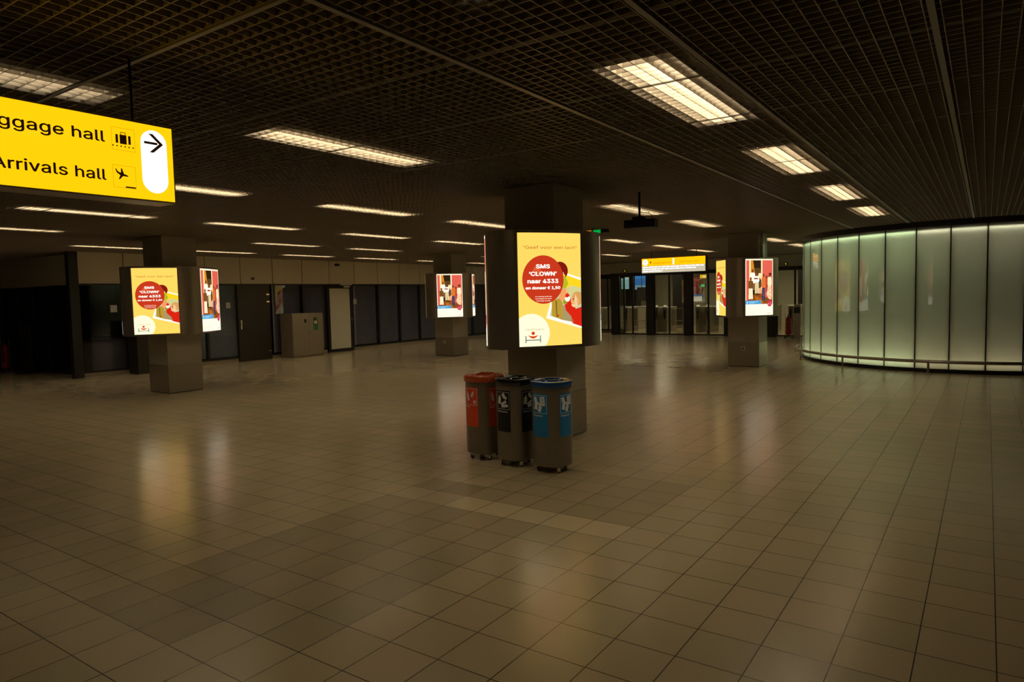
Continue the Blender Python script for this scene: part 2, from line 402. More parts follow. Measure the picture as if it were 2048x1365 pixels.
# ------------------------------------------------------------------ posters
Wp, Hp = .738, 1.19
def art_yellow():
    a = Art(Wp, Hp)
    Y = (246, 204, 92)
    a.rect(0, 0, 1, 1, Y)
    a.text('\u201cGeef voor een lach\u201d', .51, .142, .038, (168, 76, 24), 'CENTER', width=.86)
    a.ell(.645, .335, .13, (120, 22, 10), n=40)
    a.poly([(.625, .335), (1.02, .405), (1.02, .862), (.41, .755)], (255, 250, 228))
    a.poly([(.645, .355), (1.02, .425), (1.02, .83), (.465, .735)], (196, 190, 150))
    a.poly([(.64, .355), (1.02, .425), (1.02, .49), (.70, .49), (.62, .47)], (250, 200, 30))
    a.poly([(.62, .36), (.74, .39), (.78, .45), (.74, .49), (.62, .50)], (170, 175, 35))
    a.ell(.86, .51, .12, (200, 196, 130), rv=.04)
    a.poly([(.66, .50), (.78, .49), (.76, .56), (.70, .60), (.60, .61)], (226, 150, 90))
    a.poly([(.50, .60), (.62, .58), (.68, .62), (.665, .775), (.50, .735)], (176, 140, 45))
    a.poly([(.56, .60), (.585, .60), (.59, .755), (.57, .75)], (120, 100, 40))
    a.ell(.60, .735, .014, (190, 40, 20), n=12)
    a.poly([(.68, .64), (.80, .66), (.86, .80), (.665, .775)], (160, 140, 96))
    a.ell(.72, .615, .035, (140, 150, 40), n=16)
    a.poly([(.70, .60), (.78, .555), (.83, .60), (.90, .68), (1.02, .66), (1.02, .845), (.84, .81), (.82, .745), (.73, .69)], (206, 34, 16))
    a.ell(.76, .585, .045, (255, 240, 215), n=20)
    a.ell(.93, .585, .105, (205, 150, 84), rv=.062)
    a.poly([(.85, .545), (.90, .55), (.94, .60), (.93, .655), (.86, .665), (.825, .645), (.832, .625), (.815, .61), (.828, .595), (.832, .565)], (240, 194, 142))
    a.ell(.862, .59, .010, (90, 50, 30), n=10); a.ell(.935, .61, .022, (224, 166, 116), rv=.018, n=14)
    a.ell(.85, .632, .016, (190, 90, 70), rv=.004, n=10)
    a.poly([(.73, .545), (.77, .535), (.80, .56), (.76, .575), (.72, .57)], (206, 34, 16))
    a.ell(.38, .412, .32, (188, 52, 26), rv=.214, n=64)
    a.ell(.28, .33, .06, (206, 84, 48), rv=.035)
    W_ = (255, 250, 238)
    a.text('SMS', .375, .312, .046, W_, 'CENTER', bold=.07, width=.21)
    a.text('\u2018CLOWN\u2019', .375, .377, .046, W_, 'CENTER', bold=.07, width=.42)
    a.text('naar 4333', .375, .442, .046, W_, 'CENTER', bold=.07, width=.47)
    a.text('en doneer \u20ac 1,50', .375, .496, .032, W_, 'CENTER', bold=.07, width=.53)
    for q, s_ in enumerate(('Je ontvangt gratis een', 'bevestiging van deze', 'eenmalige donatie.')):
        a.text(s_, .375, .565+.019*q, .011, (255, 225, 200), 'CENTER', bold=.05, width=(.26, .25, .22)[q])
    a.ell(.18, .885, .28, (253, 243, 205), n=64)
    a.text('CliniClowns', .10, .858, .022, (120, 110, 80), width=.27)
    a.ell(.205, .884, .026, (205, 60, 20), n=20)
    n = 14
    top = [(.125+.16*i/n, .900+.010*math.sin(PI*i/n)) for i in range(n+1)]; bot = [(.285-.16*i/n, .900+.030*math.sin(PI*i/n)) for i in range(n+1)]
    a.poly(top[:-1]+bot[:-1], (205, 60, 20))
    B = (28, 62, 82)
    a.rect(.09, .905, .102, .968, B); a.rect(.308, .905, .320, .968, B); a.rect(.09, .941, .32, .948, B)
    return a
def art_family():
    a = Art(Wp, Hp)
    a.rect(0, 0, 1, 1, (255, 236, 206))
    a.rect(.025, .025, .975, .80, (216, 92, 76))
    a.rect(.025, .40, .13, .404, (120, 50, 40)); a.rect(.025, .60, .13, .604, (120, 50, 40))
    a.rect(.12, .025, .175, .70, (250, 220, 160))
    a.rect(.175, .025, .53, .70, (46, 30, 12))
    a.poly([(.175, .025), (.25, .025), (.31, .25), (.31, .52), (.175, .52)], (206, 130, 36))
    a.rect(.31, .16, .50, .38, (84, 62, 30))
    a.rect(.53, .025, .58, .55, (250, 226, 178))
    a.poly([(.025, .76), (.10, .70), (.30, .62), (.62, .66), (.975, .73), (.975, .80), (.025, .80)], (132, 70, 20))
    a.poly([(.30, .66), (.55, .68), (.62, .79), (.36, .79)], (178, 100, 30))
    def person(u, hv, fv, w_, top, bot, split=.45, skin=(120, 58, 26), dress=False):
        hh = (fv-hv); hr = .034
        vs = hv+.055
        vw = vs+(fv-vs)*split
        a.poly([(u-w_*.45, vs+.01), (u-w_*.2, vs-.004), (u+w_*.2, vs-.004), (u+w_*.45, vs+.01), (u+w_*.5, vw-.03), (u+w_*.36, vw), (u-w_*.36, vw), (u-w_*.5, vw-.03)], top)
        if dress:
            a.poly([(u-w_*.36, vw-.005), (u+w_*.36, vw-.005), (u+w_*.5, fv-.06), (u+w_*.3, fv-.005), (u-w_*.2, fv-.02), (u-w_*.7, fv-.10)], bot)
        else:
            a.poly([(u-w_*.36, vw-.005), (u-w_*.0, vw-.005), (u-.006, fv-.01), (u-w_*.42, fv-.01)], bot)
            a.poly([(u+w_*.0, vw-.005), (u+w_*.36, vw-.005), (u+w_*.42, fv-.01), (u+.010, fv-.01)], bot)
        a.ell(u, hv+.022, hr, skin, rv=.031, n=20)
    person(.49, .20, .50, .13, (240, 214, 160), (70, 60, 50))
    person(.235, .19, .56, .18, (255, 244, 220), (120, 90, 60), .6)
    person(.38, .25, .62, .17, (255, 246, 226), (222, 200, 150), .35)
    a.poly([(.28, .335), (.50, .335), (.50, .36), (.28, .36)], (150, 76, 36))
    person(.17, .33, .72, .17, (118, 74, 32), (250, 228, 190), .42)
    person(.62, .27, .75, .15, (216, 110, 40), (54, 58, 86), .45)
    person(.735, .30, .60, .08, (190, 70, 50), (150, 60, 40))
    person(.86, .27, .73, .17, (250, 222, 180), (246, 206, 160), .38, dress=True)
    a.ell(.875, .275, .05, (50, 20, 10), rv=.03, n=18)
    a.ell(.845, .295, .03, (140, 66, 30), rv=.028, n=18)
    for du, dv in ((.80, .55), (.88, .60), (.84, .66), (.91, .68), (.86, .52)): a.ell(du, dv, .02, (214, 120, 70), n=10)
    person(.50, .46, .72, .12, (230, 160, 110), (140, 70, 36), .5)
    a.rect(.0, .735, .53, .80, (64, 150, 200))
    a.poly([(.03, .768), (.065, .747), (.065, .79)], (250, 250, 250))
    for q, (u0, u1) in enumerate(((.11, .42), (.11, .30))): a.rect(u0, .752+q*.02, u1, .762+q*.02, (170, 210, 230))
    a.rect(0, .80, 1, 1, (255, 244, 218))
    a.ell(.86, .79, .095, (196, 40, 70), n=40)
    for q in range(3): a.rect(.80+.008*q, .765+q*.02, .92-.008*q, .775+q*.02, (255, 200, 190))
    a.rect(.02, .93, .36, .934, (205, 190, 160)); a.rect(.02, .945, .30, .949, (205, 190, 160)); a.rect(.76, .962, .92, .968, (120, 110, 90))
    return a
# plan of the lightbox: posters on the four slanted sides, brushed metal between
pa, pA, pb, pB = .205, .61, .22, .845
corner = [(pa, -pB), (pA, -pb), (pA, pb), (pa, pB), (-pa, pB), (-pA, pb), (-pA, -pb), (-pa, -pB)]
def side(i): return Vector(corner[i]), Vector(corner[(i+1) % 8])
def bow(i, t, sag, off=0):
    p, q = side(i); d = q-p; nrm = Vector((d.y, -d.x)).normalized()
    return p+d*t+nrm*(4*sag*t*(1-t)+off)
SAG = {0: .028, 2: .028, 4: .028, 6: .028, 1: .035, 3: .035, 5: .035, 7: .035}
def lightbox(n, c, faces, label, dz=0):
    t = thing('advertising_lightbox', label, 'advertising lightbox', (c[0], c[1], 1.085+dz), group='poster lightboxes round the columns')
    outer = []
    for i in range(8):
        for q in range(8): outer.append(tuple(bow(i, q/8, SAG[i])))
    inner = []
    hw = HW+.008
    for (x, y) in outer:
        m_ = max(abs(x), abs(y)); inner.append((x/m_*hw, y/m_*hw))
    m = MB(); nO = len(outer)
    HB = 1.255
    rings = [[(x, y, 0) for x, y in inner], [(x, y, 0) for x, y in outer], [(x, y, HB) for x, y in outer], [(x, y, HB) for x, y in inner]]
    m.ring(rings, (False, False))
    m.build('housing', M['display'], t, smooth=True)
    names = {'y': art_yellow, 'f': art_family}
    for i, k_ in faces.items():
        a = names[k_]()
        p, q = side(i); L = (q-p).length
        def fn(u, v, d, i=i, L=L):
            tt = .5+(u-Wp/2)/L
            x, y = bow(i, tt, SAG[i], d+.0005); return (x, y, v+.033)
        a.w = Wp
        o = a.build('poster', M['backlit'], t, fn, cuts=10)
        o['label'] = 'backlit yellow donation poster' if k_ == 'y' else 'backlit poster of a family before a pink wall'
    return t
lightbox('mid', (cols['mid'][0]+.06, cols['mid'][1]-.13), {0: 'y', 2: 'f', 4: 'y', 6: 'f'}, 'largest poster lightbox, on the column behind the bins')
lightbox('right', (cols['right'][0]-.02, cols['right'][1]+.02), {0: 'f', 2: 'y', 4: 'f', 6: 'y'}, 'poster lightbox on the column before the glass doors', .01)
lightbox('left', (cols['left'][0]-.06, cols['left'][1]+.03), {0: 'y', 2: 'f', 4: 'y', 6: 'f'}, 'poster lightbox on the leftmost column')
lightbox('far', (cols['far'][0]+.02, cols['far'][1]-.01), {0: 'f', 2: 'f', 4: 'y', 6: 'y'}, 'smallest poster lightbox, on the distant column by the cabinet')

# ------------------------------------------------------------------ bins
def squ(n=2.45):
    return lambda t: 1/((abs(math.cos(t))**n+abs(math.sin(t))**n)**(1/n))
def bin_art(kind):
    a = Art(.19, .40)
    bg = {'pet': (226, 74, 34), 'waste': (10, 9, 8), 'paper': (20, 116, 168)}[kind]; W_ = (235, 232, 225)
    a.rect(0, 0, 1, 1, bg)
    for r in ((.06, .035, .94, .045), (.06, .445, .94, .455), (.06, .035, .08, .455), (.92, .035, .94, .455)): a.rect(*r, W_)
    def q(u, v, w_, h_, ang, c=W_, neck=False):
        ca, sa = math.cos(ang), math.sin(ang); k_ = .19/.40
        P = [(-w_, -h_), (w_, -h_), (w_, h_), (-w_, h_)] if not neck else [(-w_, -h_), (w_, -h_), (w_, h_*.4), (w_*.35, h_*.7), (w_*.35, h_), (-w_*.35, h_), (-w_*.35, h_*.7), (-w_, h_*.4)]
        a.poly([(u+(x*ca-y*sa), v-(x*sa+y*ca)*k_) for x, y in P], c)
    if kind == 'pet':
        q(.24, .23, .085, .26, .22, neck=True); q(.62, .17, .07, .19, -.5, neck=True)
        a.ell(.76, .37, .10, W_, n=20); a.ell(.76, .37, .05, bg, n=16); q(.76, .37, .02, .03, .3)
        t_ = 'PET'
    elif kind == 'waste':
        q(.26, .22, .11, .23, -.12, neck=True); q(.56, .12, .09, .12, .5); q(.66, .17, .11, .07, -.3)
        q(.56, .30, .20, .07, .5); q(.62, .37, .22, .07, .12); q(.52, .11, .05, .09, -.4)
        t_ = 'Waste'
    else:
        q(.24, .14, .10, .13, .3); q(.68, .17, .15, .22, .08); q(.28, .28, .10, .19, -.15); q(.52, .35, .10, .15, -.35); q(.42, .22, .16, .05, -.5)
        for k_ in range(6): q(.68, .10+.026*k_, .11, .008, .08, (120, 150, 165))
        t_ = 'Paper'
    a.text(t_, .08, .525, .048, W_, bold=.05, width={'PET': .34, 'Waste': .72, 'Paper': .64}[t_])
    return a
def make_bin(kind, label, loc, rz, lidm):
    t = thing('recycling_bin', label, 'bin', loc, rz, 'three recycling bins in a row')
    A = .178; sh = squ(); zt = .808
    MB().lathe([(A*.95, .062), (A, .070), (A, zt), (A*.97, zt)], n=72, shape=sh).build('body', M['binbody'], t, smooth=True)
    # lid: rolled rim, flat ring, raised throat and a dark opening
    prof = [(A*.96, zt-.012), (A*1.05, zt-.012), (A*1.075, zt-.004), (A*1.075, zt+.034), (A*1.05, zt+.046), (A*.95, zt+.050), (A*.86, zt+.044)]
    MB().lathe(prof, n=72, shape=sh, ends=(False, False)).build('lid', lidm, t, smooth=True)
    r0 = A*.86
    l2 = MB(); n = 72
    ring0 = [(r0*sh(2*PI*k/n)*math.cos(2*PI*k/n), r0*sh(2*PI*k/n)*math.sin(2*PI*k/n), zt+.044) for k in range(n)]
    def cr(r, z): return [(r*math.cos(2*PI*k/n), r*math.sin(2*PI*k/n), z) for k in range(n)]
    l2.ring([ring0, cr(.118, zt+.046), cr(.113, zt+.054), cr(.106, zt+.057), cr(.098, zt+.053), cr(.096, zt-.06)], (False, False))
    l2.build('throat', lidm, t, smooth=True)
    MB().lathe([(.095, zt-.20), (.095, zt-.19)], n=24).build('inner_liner', M['rubber'], t)
    # crumpled edge of the bag showing round the opening
    lb = MB(); rnd = random.Random(kind)
    arc = {'pet': (.3, 2.6), 'waste': (3.6, 5.6), 'paper': (0, 2*PI)}[kind]
    a0, a1 = arc; a0 -= rz; a1 -= rz; m_ = 40
    path = [((.103+rnd.uniform(-.003, .003))*math.cos(a0+(a1-a0)*k/m_), (.103+rnd.uniform(-.003, .003))*math.sin(a0+(a1-a0)*k/m_), zt+.060+rnd.uniform(-.003, .004)) for k in range(m_+1)]
    lb.tube(path, .0035, 6); lb.build('bag_edge', M['lidred'] if kind == 'pet' else M['liner'], t, smooth=True)
    MB().box(-.11, .11, -.11, .11, .056, .062).build('base_plate', M['black'], t)
    for k in range(4):
        a_ = PI/4+k*PI/2+.3
        c = (.125*math.cos(a_), .125*math.sin(a_))
        e = bpy.data.objects.new('caster', None); put(e, t); e.location = (c[0], c[1], 0); e.rotation_euler = (0, 0, k*1.3+.5); e.empty_display_size = .03
        wh = MB().lathe([(.020, -.010), (.022, -.006), (.022, .006), (.020, .010)], n=24).build('wheel', M['rubber'], e, smooth=True)
        wh.location = (0, .012, .022); wh.rotation_euler = (0, PI/2, 0)
        f = MB(); f.box(-.018, -.015, -.006, .026, .014, .048).box(.015, .018, -.006, .026, .014, .048).box(-.018, .018, -.014, .026, .046, .050)
        f.lathe([(.012, .049), (.012, .057)], n=12); f.tube([(-.020, .012, .022), (.020, .012, .022)], .003, 8)
        f.build('fork', M['chrome'], e)
    for k in range(4):
        a = bin_art(kind); ph = k*PI/2
        def fn(u, v, d, ph=ph):
            x = u-.095; an = math.atan2(x, A)
            r = A*sh(an)+d; an += ph
            return (r*math.cos(an), r*math.sin(an), v+.345)
        a.build('label_sticker', M['print'], t, fn, cuts=14, step=.00008, thick=.0012)
    return t
# face angle: direction in which the left visible sticker looks
make_bin('pet', 'bin with orange lid and orange sticker, left of the three', (-3.10, 2.11, 0), math.radians(-101), M['lidred'])
make_bin('waste', 'black lidded bin with black sticker, middle of the three', (-2.66, 2.04, 0), math.radians(-100), M['lidblack'])
make_bin('paper', 'bin with blue lid and blue sticker, right of the three', (-2.225, 2.005, 0), math.radians(-98), M['lidblue'])

# ------------------------------------------------------------------ large hanging sign (upper left)
SY0, SY1, SZ0, SZ1 = -3.35, -1.466, 2.187, 2.567
t = thing('hanging_sign', 'large lit yellow direction sign hanging at the upper left', 'sign', (-2.4, SY1, SZ0))
MB().box(-.165, -.006, SY0-SY1, .006, -.008, SZ1-SZ0+.008).build('housing', M['steel'], t, bevel=.003)
W0 = SY1-SY0-.004; Hs = SZ1-SZ0
a = Art(W0, Hs)
def U(y): return (y-SY0)/W0
def V(z): return 1-(z-SZ0)/Hs
YEL = (255, 196, 8); K = (24, 8, 2)
a.rect(0, 0, 1, 1, YEL)
a.text('Baggage hall', U(-1.808), V(2.446), .069/Hs, K, 'RIGHT', bold=.025, width=(.545)/W0)
a.text('Arrivals hall', U(-1.812), V(2.262), .069/Hs, K, 'RIGHT', bold=.025, width=(.470)/W0)
def frame(y0, y1, z0, z1, t_=.0012, c=(150, 90, 0)):
    for r in ((y0, z1-t_, y1, z1), (y0, z0, y1, z0+t_), (y0, z0, y0+t_, z1), (y1-t_, z0, y1, z1)): a.rect(U(r[0]), V(r[3]), U(r[2]), V(r[1]), c)
frame(-1.776, -1.664, 2.416, 2.526); frame(-1.779, -1.669, 2.232, 2.342)
def R(y0, z0, y1, z1, c=K): a.rect(U(y0), V(z1), U(y1), V(z0), c)
def Pl(pts, c=K): a.poly([(U(y), V(z)) for y, z in pts], c)
R(-1.737, 2.448, -1.704, 2.493); R(-1.757, 2.450, -1.745, 2.492); R(-1.696, 2.450, -1.684, 2.492)
for r in ((-1.733, 2.503, -1.708, 2.506), (-1.733, 2.492, -1.730, 2.506), (-1.711, 2.492, -1.708, 2.506)): R(*r)
for q in range(6): a.ell(U(-1.771+.0193*q), V(2.436), .0038/W0, K, n=12)
# landing aeroplane
Pl([(-1.768, 2.325), (-1.762, 2.322), (-1.755, 2.310), (-1.735, 2.303), (-1.715, 2.298), (-1.704, 2.292), (-1.710, 2.289), (-1.728, 2.290), (-1.745, 2.293), (-1.762, 2.305)])
Pl([(-1.740, 2.328), (-1.735, 2.327), (-1.725, 2.297), (-1.742, 2.302)])
Pl([(-1.742, 2.300), (-1.726, 2.296), (-1.748, 2.272), (-1.753, 2.273)])
R(-1.722, 2.234, -1.672, 2.241)
n = 20
Pl([(-1.569+.067*math.cos(PI*i/n), 2.475+.067*math.sin(PI*i/n)) for i in range(n+1)]+[(-1.569-.067*math.cos(PI*i/n), 2.290-.067*math.sin(PI*i/n)) for i in range(n+1)], (255, 252, 240))
Pl([(-1.618, 2.470), (-1.618, 2.482), (-1.55, 2.482), (-1.55, 2.470)])
Pl([(-1.520, 2.476), (-1.572, 2.523), (-1.594, 2.523), (-1.541, 2.476)]); Pl([(-1.520, 2.476), (-1.572, 2.429), (-1.592, 2.429), (-1.541, 2.476)])
a.build('sign_face', M['backlit'], t, lambda u, v, d: (d-.006, u-(SY1-SY0)+.002, v), step=.00008)
for y in (-.16, -1.5):
    MB().tube([(-.085, y, SZ1-SZ0+.006), (-.085, y, H-SZ0-.001)], .007, 8).build('hanger_rod', M['black'], t)

# ------------------------------------------------------------------ far hanging sign
t = thing('hanging_sign', 'small lit yellow and white sign above the glass doors', 'sign', (-6.52, 16, 2.262))
MB().box(-1.0, 1.0, .004, .15, -.01, .44).build('housing', M['black'], t, bevel=.004)
a = Art(1.96, .43)
a.rect(0, 0, 1, 1, (150, 142, 122)); a.rect(0, 0, 1, .52, (255, 152, 2))
a.ell(.058, .27, .044, (255, 250, 235)); a.poly([(.058, .16), (.078, .28), (.066, .28), (.058, .22), (.05, .28), (.038, .28)], K)
a.poly([(.145, .18), (.158, .27), (.145, .36), (.132, .27)], K)
a.text('Baggage hall', .19, .38, .17, (150, 80, 0), width=.29); a.rect(.50, .05, .522, .47, (255, 248, 230))
a.text('Arrivals hall', .62, .36, .16, (170, 92, 0), width=.28)
for q, (u0, u1) in enumerate(((.02, .98), (.02, .86), (.02, .33))):
    uu = u0; rr = random.Random(q)
    while uu < u1:
        w_ = rr.uniform(.03, .09); a.rect(uu, .57+.14*q, min(uu+w_, u1), .635+.14*q, (255, 252, 244)); uu += w_+.012
a.build('sign_face', M['backlitsign'], t, lambda u, v, d: (u-.98, .004-d, v-.005), step=.00008)
for x in (-.7, .7): MB().tube([(x, .08, .44), (x, .08, H-2.263)], .01, 8).build('hanger_rod', M['black'], t)

# exit sign above the central lightbox
t = thing('emergency_light', 'small ceiling emergency light box with orange and green lenses', 'light', (-4.99, 8.0, 2.782))
MB().box(-.10, .36, 0, .09, 0, .07).build('housing', M['black'], t, bevel=.004)
MB().box(-.065, .035, -.004, .001, .005, .062).build('orange_lens', em('orange_lens', (.9, .28, .02), .7), t)
MB().box(.07, .225, -.004, .001, .002, .062).build('green_lens', em('green_lens', (.0, .45, .06), .8), t)
MB().tube([(.05, .045, .07), (.05, .045, H-2.783)], .008, 8).build('hanger_rod', M['black'], t)

# ------------------------------------------------------------------ projector on a pole
t = thing('ceiling_projector', 'black projector hanging on a pole right of the central column', 'projector', (-2.40, 4.45, 2.44), math.radians(6))
MB().box(-.20, .19, -.02, .14, .02, .12).build('body', M['projector'], t, bevel=.006)
MB().box(-.10, .04, .0, .11, .122, .158).build('mount_box', M['projector'], t, bevel=.004)
MB().tube([(-.02, .05, .158), (-.02, .05, H-2.441)], .014, 10).build('pole', M['projector'], t)
MB().tube([(-.02, .045, .22), (.05, .04, .20), (.10, .04, .20), (.13, .05, .17), (.14, .06, .122)], .004, 8).build('cable', M['rubber'], t)
lz = MB().lathe([(.035, 0), (.038, .01), (.03, .018)], n=20); o = lz.build('lens', M['projector'], t); o.matrix_local = Matrix.Translation((-.12, -.02, .07)) @ Matrix.Rotation(PI/2, 4, 'X')

# ------------------------------------------------------------------ left glazed partition (plane X = -16)
PX = -16.0; WZ = 2.15
mods = [3.85+1.05*k for k in range(19)]
wl = MB()
for k in range(18):
    wl.box(PX-.03, PX, mods[k]+.012, mods[k+1]-.012, WZ+.02, 2.955)
struct('wall_left', wl, [M['panel']])
struct('trim_79', MB().box(PX-.07, PX-.03, mods[0], mods[-1], WZ+.01, 2.96), M['black'])
tr = MB(); tr.box(PX-.06, PX+.012, 3.85, mods[-1], WZ-.02, WZ+.022)
for k in range(19):
    if k in (5, 8): continue
    tr.box(PX-.05, PX+.012, mods[k]-.028, mods[k]+.028, .10, WZ-.02)
tr.box(PX-.05, PX+.008, 3.85, 7.90, .10, .135)
tr.box(PX-.05, PX+.008, 8.95, 11.05, .10, .135); tr.box(PX-.05, PX+.008, 12.1, mods[-1], .10, .135)
struct('trim_80', tr, M['black'])
struct('baseboard_left', MB().box(PX-.05, PX-.004, 3.85, 7.88, 0, .10).box(PX-.05, PX-.004, 8.97, 11.02, 0, .10).box(PX-.05, PX-.004, 12.12, mods[-1], 0, .10), M['plinth'])
struct('trim_81', MB().box(PX-.09, PX+.07, 3.66, 3.86, 0, 2.895), M['black'])
nw = 0
for k in range(18):
    if k in (4, 7): continue        # doors
    nw += 1
    struct('window_%d' % nw, MB().box(PX-.03, PX-.02, mods[k]+.02, mods[k+1]-.02, .12, WZ-.01), M['glassdark'])
# vertical blinds hang behind most panes
for k in list(range(2, 4))+[5, 6]+list(range(8, 18)):
    b = MB(); y = mods[k]+.035
    while y < mods[k+1]-.10:
        b.add([(PX-.12, y, .16), (PX-.10, y+.10, .16), (PX-.10, y+.10, WZ-.02), (PX-.12, y, WZ-.02)], [(0, 1, 2, 3)]); b.add([(PX-.125, y, .16), (PX-.105, y+.10, .16), (PX-.105, y+.10, WZ-.02), (PX-.125, y, WZ-.02)], [(3, 2, 1, 0)]); y += .088
    o = b.build('vertical_blind', M['blind']); tag(o, 'dim vertical blind behind the %s pane of the dark partition' % ['', '', 'third', 'fourth', '', 'sixth', 'seventh', '', 'ninth', 'tenth', 'eleventh', 'twelfth', 'thirteenth', 'fourteenth', 'fifteenth', 'sixteenth', 'seventeenth', 'eighteenth'][k], 'blind', 'vertical blinds behind the dark partition')
# return leg towards the far left (plane Y = 4.1)
RY = 4.1
rm = [-16.1-1.0*k for k in range(6)]
wr = MB()
for k in range(5): wr.box(rm[k+1]+.008, rm[k]-.008, RY, RY+.05, 2.17, 2.955)
struct('wall_left_return', wr, M['panel'])
struct('trim_78', MB().box(rm[-1], rm[0], RY+.05, RY+.07, WZ, 2.96), M['black'])
tr = MB(); tr.box(rm[-1], rm[0], RY-.012, RY+.06, WZ-.02, WZ+.022); tr.box(rm[-1], rm[0], RY-.01, RY+.05, .0, .05)
for x in rm[1:]: tr.box(x-.028, x+.028, RY-.012, RY+.05, .05, WZ-.02)
struct('trim_82', tr, M['black'])
for k in range(5):
    nw += 1; struct('window_%d' % nw, MB().box(rm[k+1]+.02, rm[k]-.02, RY+.02, RY+.03, .05, WZ-.01), M['glassdark'])
struct('wall_side', MB().box(-21.3, -21.1, -6, RY+4.5, 0, 2.96), M['darkroom'])
struct('wall_office', MB().box(-19.6, -19.5, 8.2, 22.8, 0, 2.96).box(-21.2, -19.5, 8.2, 8.3, 0, 2.96), M['darkroom'])
struct('wall_far', MB().box(-19.6, -12.9, 23.1, 23.2, 0, 2.96), M['panel'])

# office counter behind the first panes
t = thing('office_counter', 'dark counter behind the first panes right of the black corner post', 'counter', (-16.75, 4.9, 0))
MB().box(-.30, .30, -.62, .75, .82, .86).build('worktop', M['darkroom'], t, bevel=.004)
MB().box(-.26, .24, -.56, .70, 0, .82).build('body', M['blind'], t)
t = thing('dark_cabinet', 'dark cabinet against the glass, half hidden by the leftmost lightbox', 'cabinet', (-15.62, 5.1, 0))
MB().box(-.22, .22, -.28, .42, .0, 1.25).build('body', M['darkdoor'], t, bevel=.006)
MB().box(-.23, .23, -.29, .43, 1.25, 1.27).build('top', M['darkdoor'], t, bevel=.003)

# doors in the partition
d1 = struct('door_1', MB().box(PX-.03, PX+.035, 7.90, 8.95, .008, WZ+.0), M['darkdoor'], bevel=.003)
h = MB(); h.box(.035, .045, -.025, .025, -.13, .13); h.tube([(.045, 0, .02), (.085, 0, .02), (.088, .11, .02)], .009, 8)
h.build('door_handle', M['chrome'], d1, loc=(PX, 7.99, 1.03))
for z in (1.87, 1.66, .24): MB().box(.035, .047, -.10, .0, -.022, .022).build('hinge', M['chrome'], d1, loc=(PX, 8.93, z))
d2 = MB().box(PX-.02, PX+.045, 11.05, 11.15, .01, WZ-.05).box(PX-.02, PX+.045, 12.0, 12.10, .01, WZ-.05).box(PX-.02, PX+.045, 11.15, 12.0, .01, .10).box(PX-.02, PX+.045, 11.15, 12.0, 2.03, WZ-.05)
d2 = struct('door_2', d2, M['black'])
MB().box(PX+.005, PX+.015, 11.15, 12.0, .10, 2.03).build('frosted_pane', M['frostdoor'], d2)
h = MB(); h.box(.045, .053, -.02, .02, -.12, .12); h.tube([(.05, 0, .02), (.09, 0, .02), (.093, -.10, .02)], .009, 8)
h.build('door_handle', M['chrome'], d2, loc=(PX, 12.05, 1.02))
c_ = MB().box(.045, .11, -.47, .02, -.03, .035); c_.build('door_closer', M['white'], d2, bevel=.004, loc=(PX, 12.02, 2.16)); 
MB().box(.045, .08, -.30, -.05, -.10, -.045).build('closer_arm_cover', M['white'], d2, bevel=.003, loc=(PX, 12.02, 2.16))

def plate(name, label, cat, y, z, w_, h_, mat, x=PX):
    o = MB().box(0, .03, -w_/2, w_/2, -h_/2, h_/2).build(name, mat, bevel=.004, loc=(x, y, z)); tag(o, label, cat); return o
plate('wall_notice', 'small pale square notice on the glass left of the leftmost lightbox', 'notice', 4.62, 1.575, .15, .17, M['white'], PX-.018)
plate('card_reader', 'pale card reader on the glass left of the dark door', 'card reader', 7.63, 1.58, .12, .16, M['white'], PX-.018)
plate('card_reader', 'pale card reader right of the frosted pane door', 'card reader', 12.24, 1.60, .13, .17, M['white'], PX-.018)
t = thing('wall_camera', 'tiny camera on the pale panel above the dark door', 'camera', (PX, 8.42, 2.32))
MB().box(0, .02, -.04, .04, -.04, .04).build('bracket', M['steel'], t); MB().box(.02, .07, -.025, .025, -.025, .025).build('camera_body', M['blackplastic'], t, bevel=.004)
t = thing('security_camera', 'small security camera under the ceiling above the cabinet', 'camera', (-15.75, 11.3, H))
MB().tube([(0, 0, -.001), (0, 0, -.10)], .01, 8).build('stem', M['steel'], t)
MB().box(-.06, .10, -.035, .035, -.17, -.10).build('camera_body', M['blackplastic'], t, bevel=.006)
MB().tube([(.10, 0, -.135), (.125, 0, -.135)], .022, 12).build('lens', M['blackplastic'], t)

# metal cabinet
t = thing('metal_cabinet', 'beige two door metal cabinet standing against the dark partition', 'cabinet', (-15.4, 9.84, 0))
MB().box(-.56, -.012, -.58, .54, .0, 1.29).build('body', M['cabinet'], t, bevel=.004)
dl_ = MB().box(-.011, .008, -.575, -.022, .05, 1.265).build('door', M['cabinet'], t, bevel=.003)
MB().box(.008, .011, -.16, -.09, 1.02, 1.12).build('label_plate', M['blackplastic'], dl_)
dr_ = MB().box(-.011, .008, -.018, .535, .05, 1.265).build('door', M['cabinet'], t, bevel=.003)
MB().lathe([(.022, 0), (.022, .02), (.012, .035)], n=16).build('knob', M['chrome'], dr_).matrix_local = Matrix.Translation((.008, .02, .71)) @ Matrix.Rotation(PI/2, 4, 'Y')
a = Art(.17, .38); a.rect(0, 0, 1, 1, (40, 110, 45)); a.rect(0, 0, 1, .58, (10, 66, 28)); a.rect(.16, .26, .84, .50, (225, 215, 190)); a.ell(.82, .10, .10, (230, 225, 205))
for q in range(3): a.rect(.22, .31+.06*q, .76, .335+.06*q, (150, 150, 120))
a.build('notice', M['print'], dr_, lambda u, v, d: (.008+d, .17+u, .78+v), step=.00008, thick=.002)

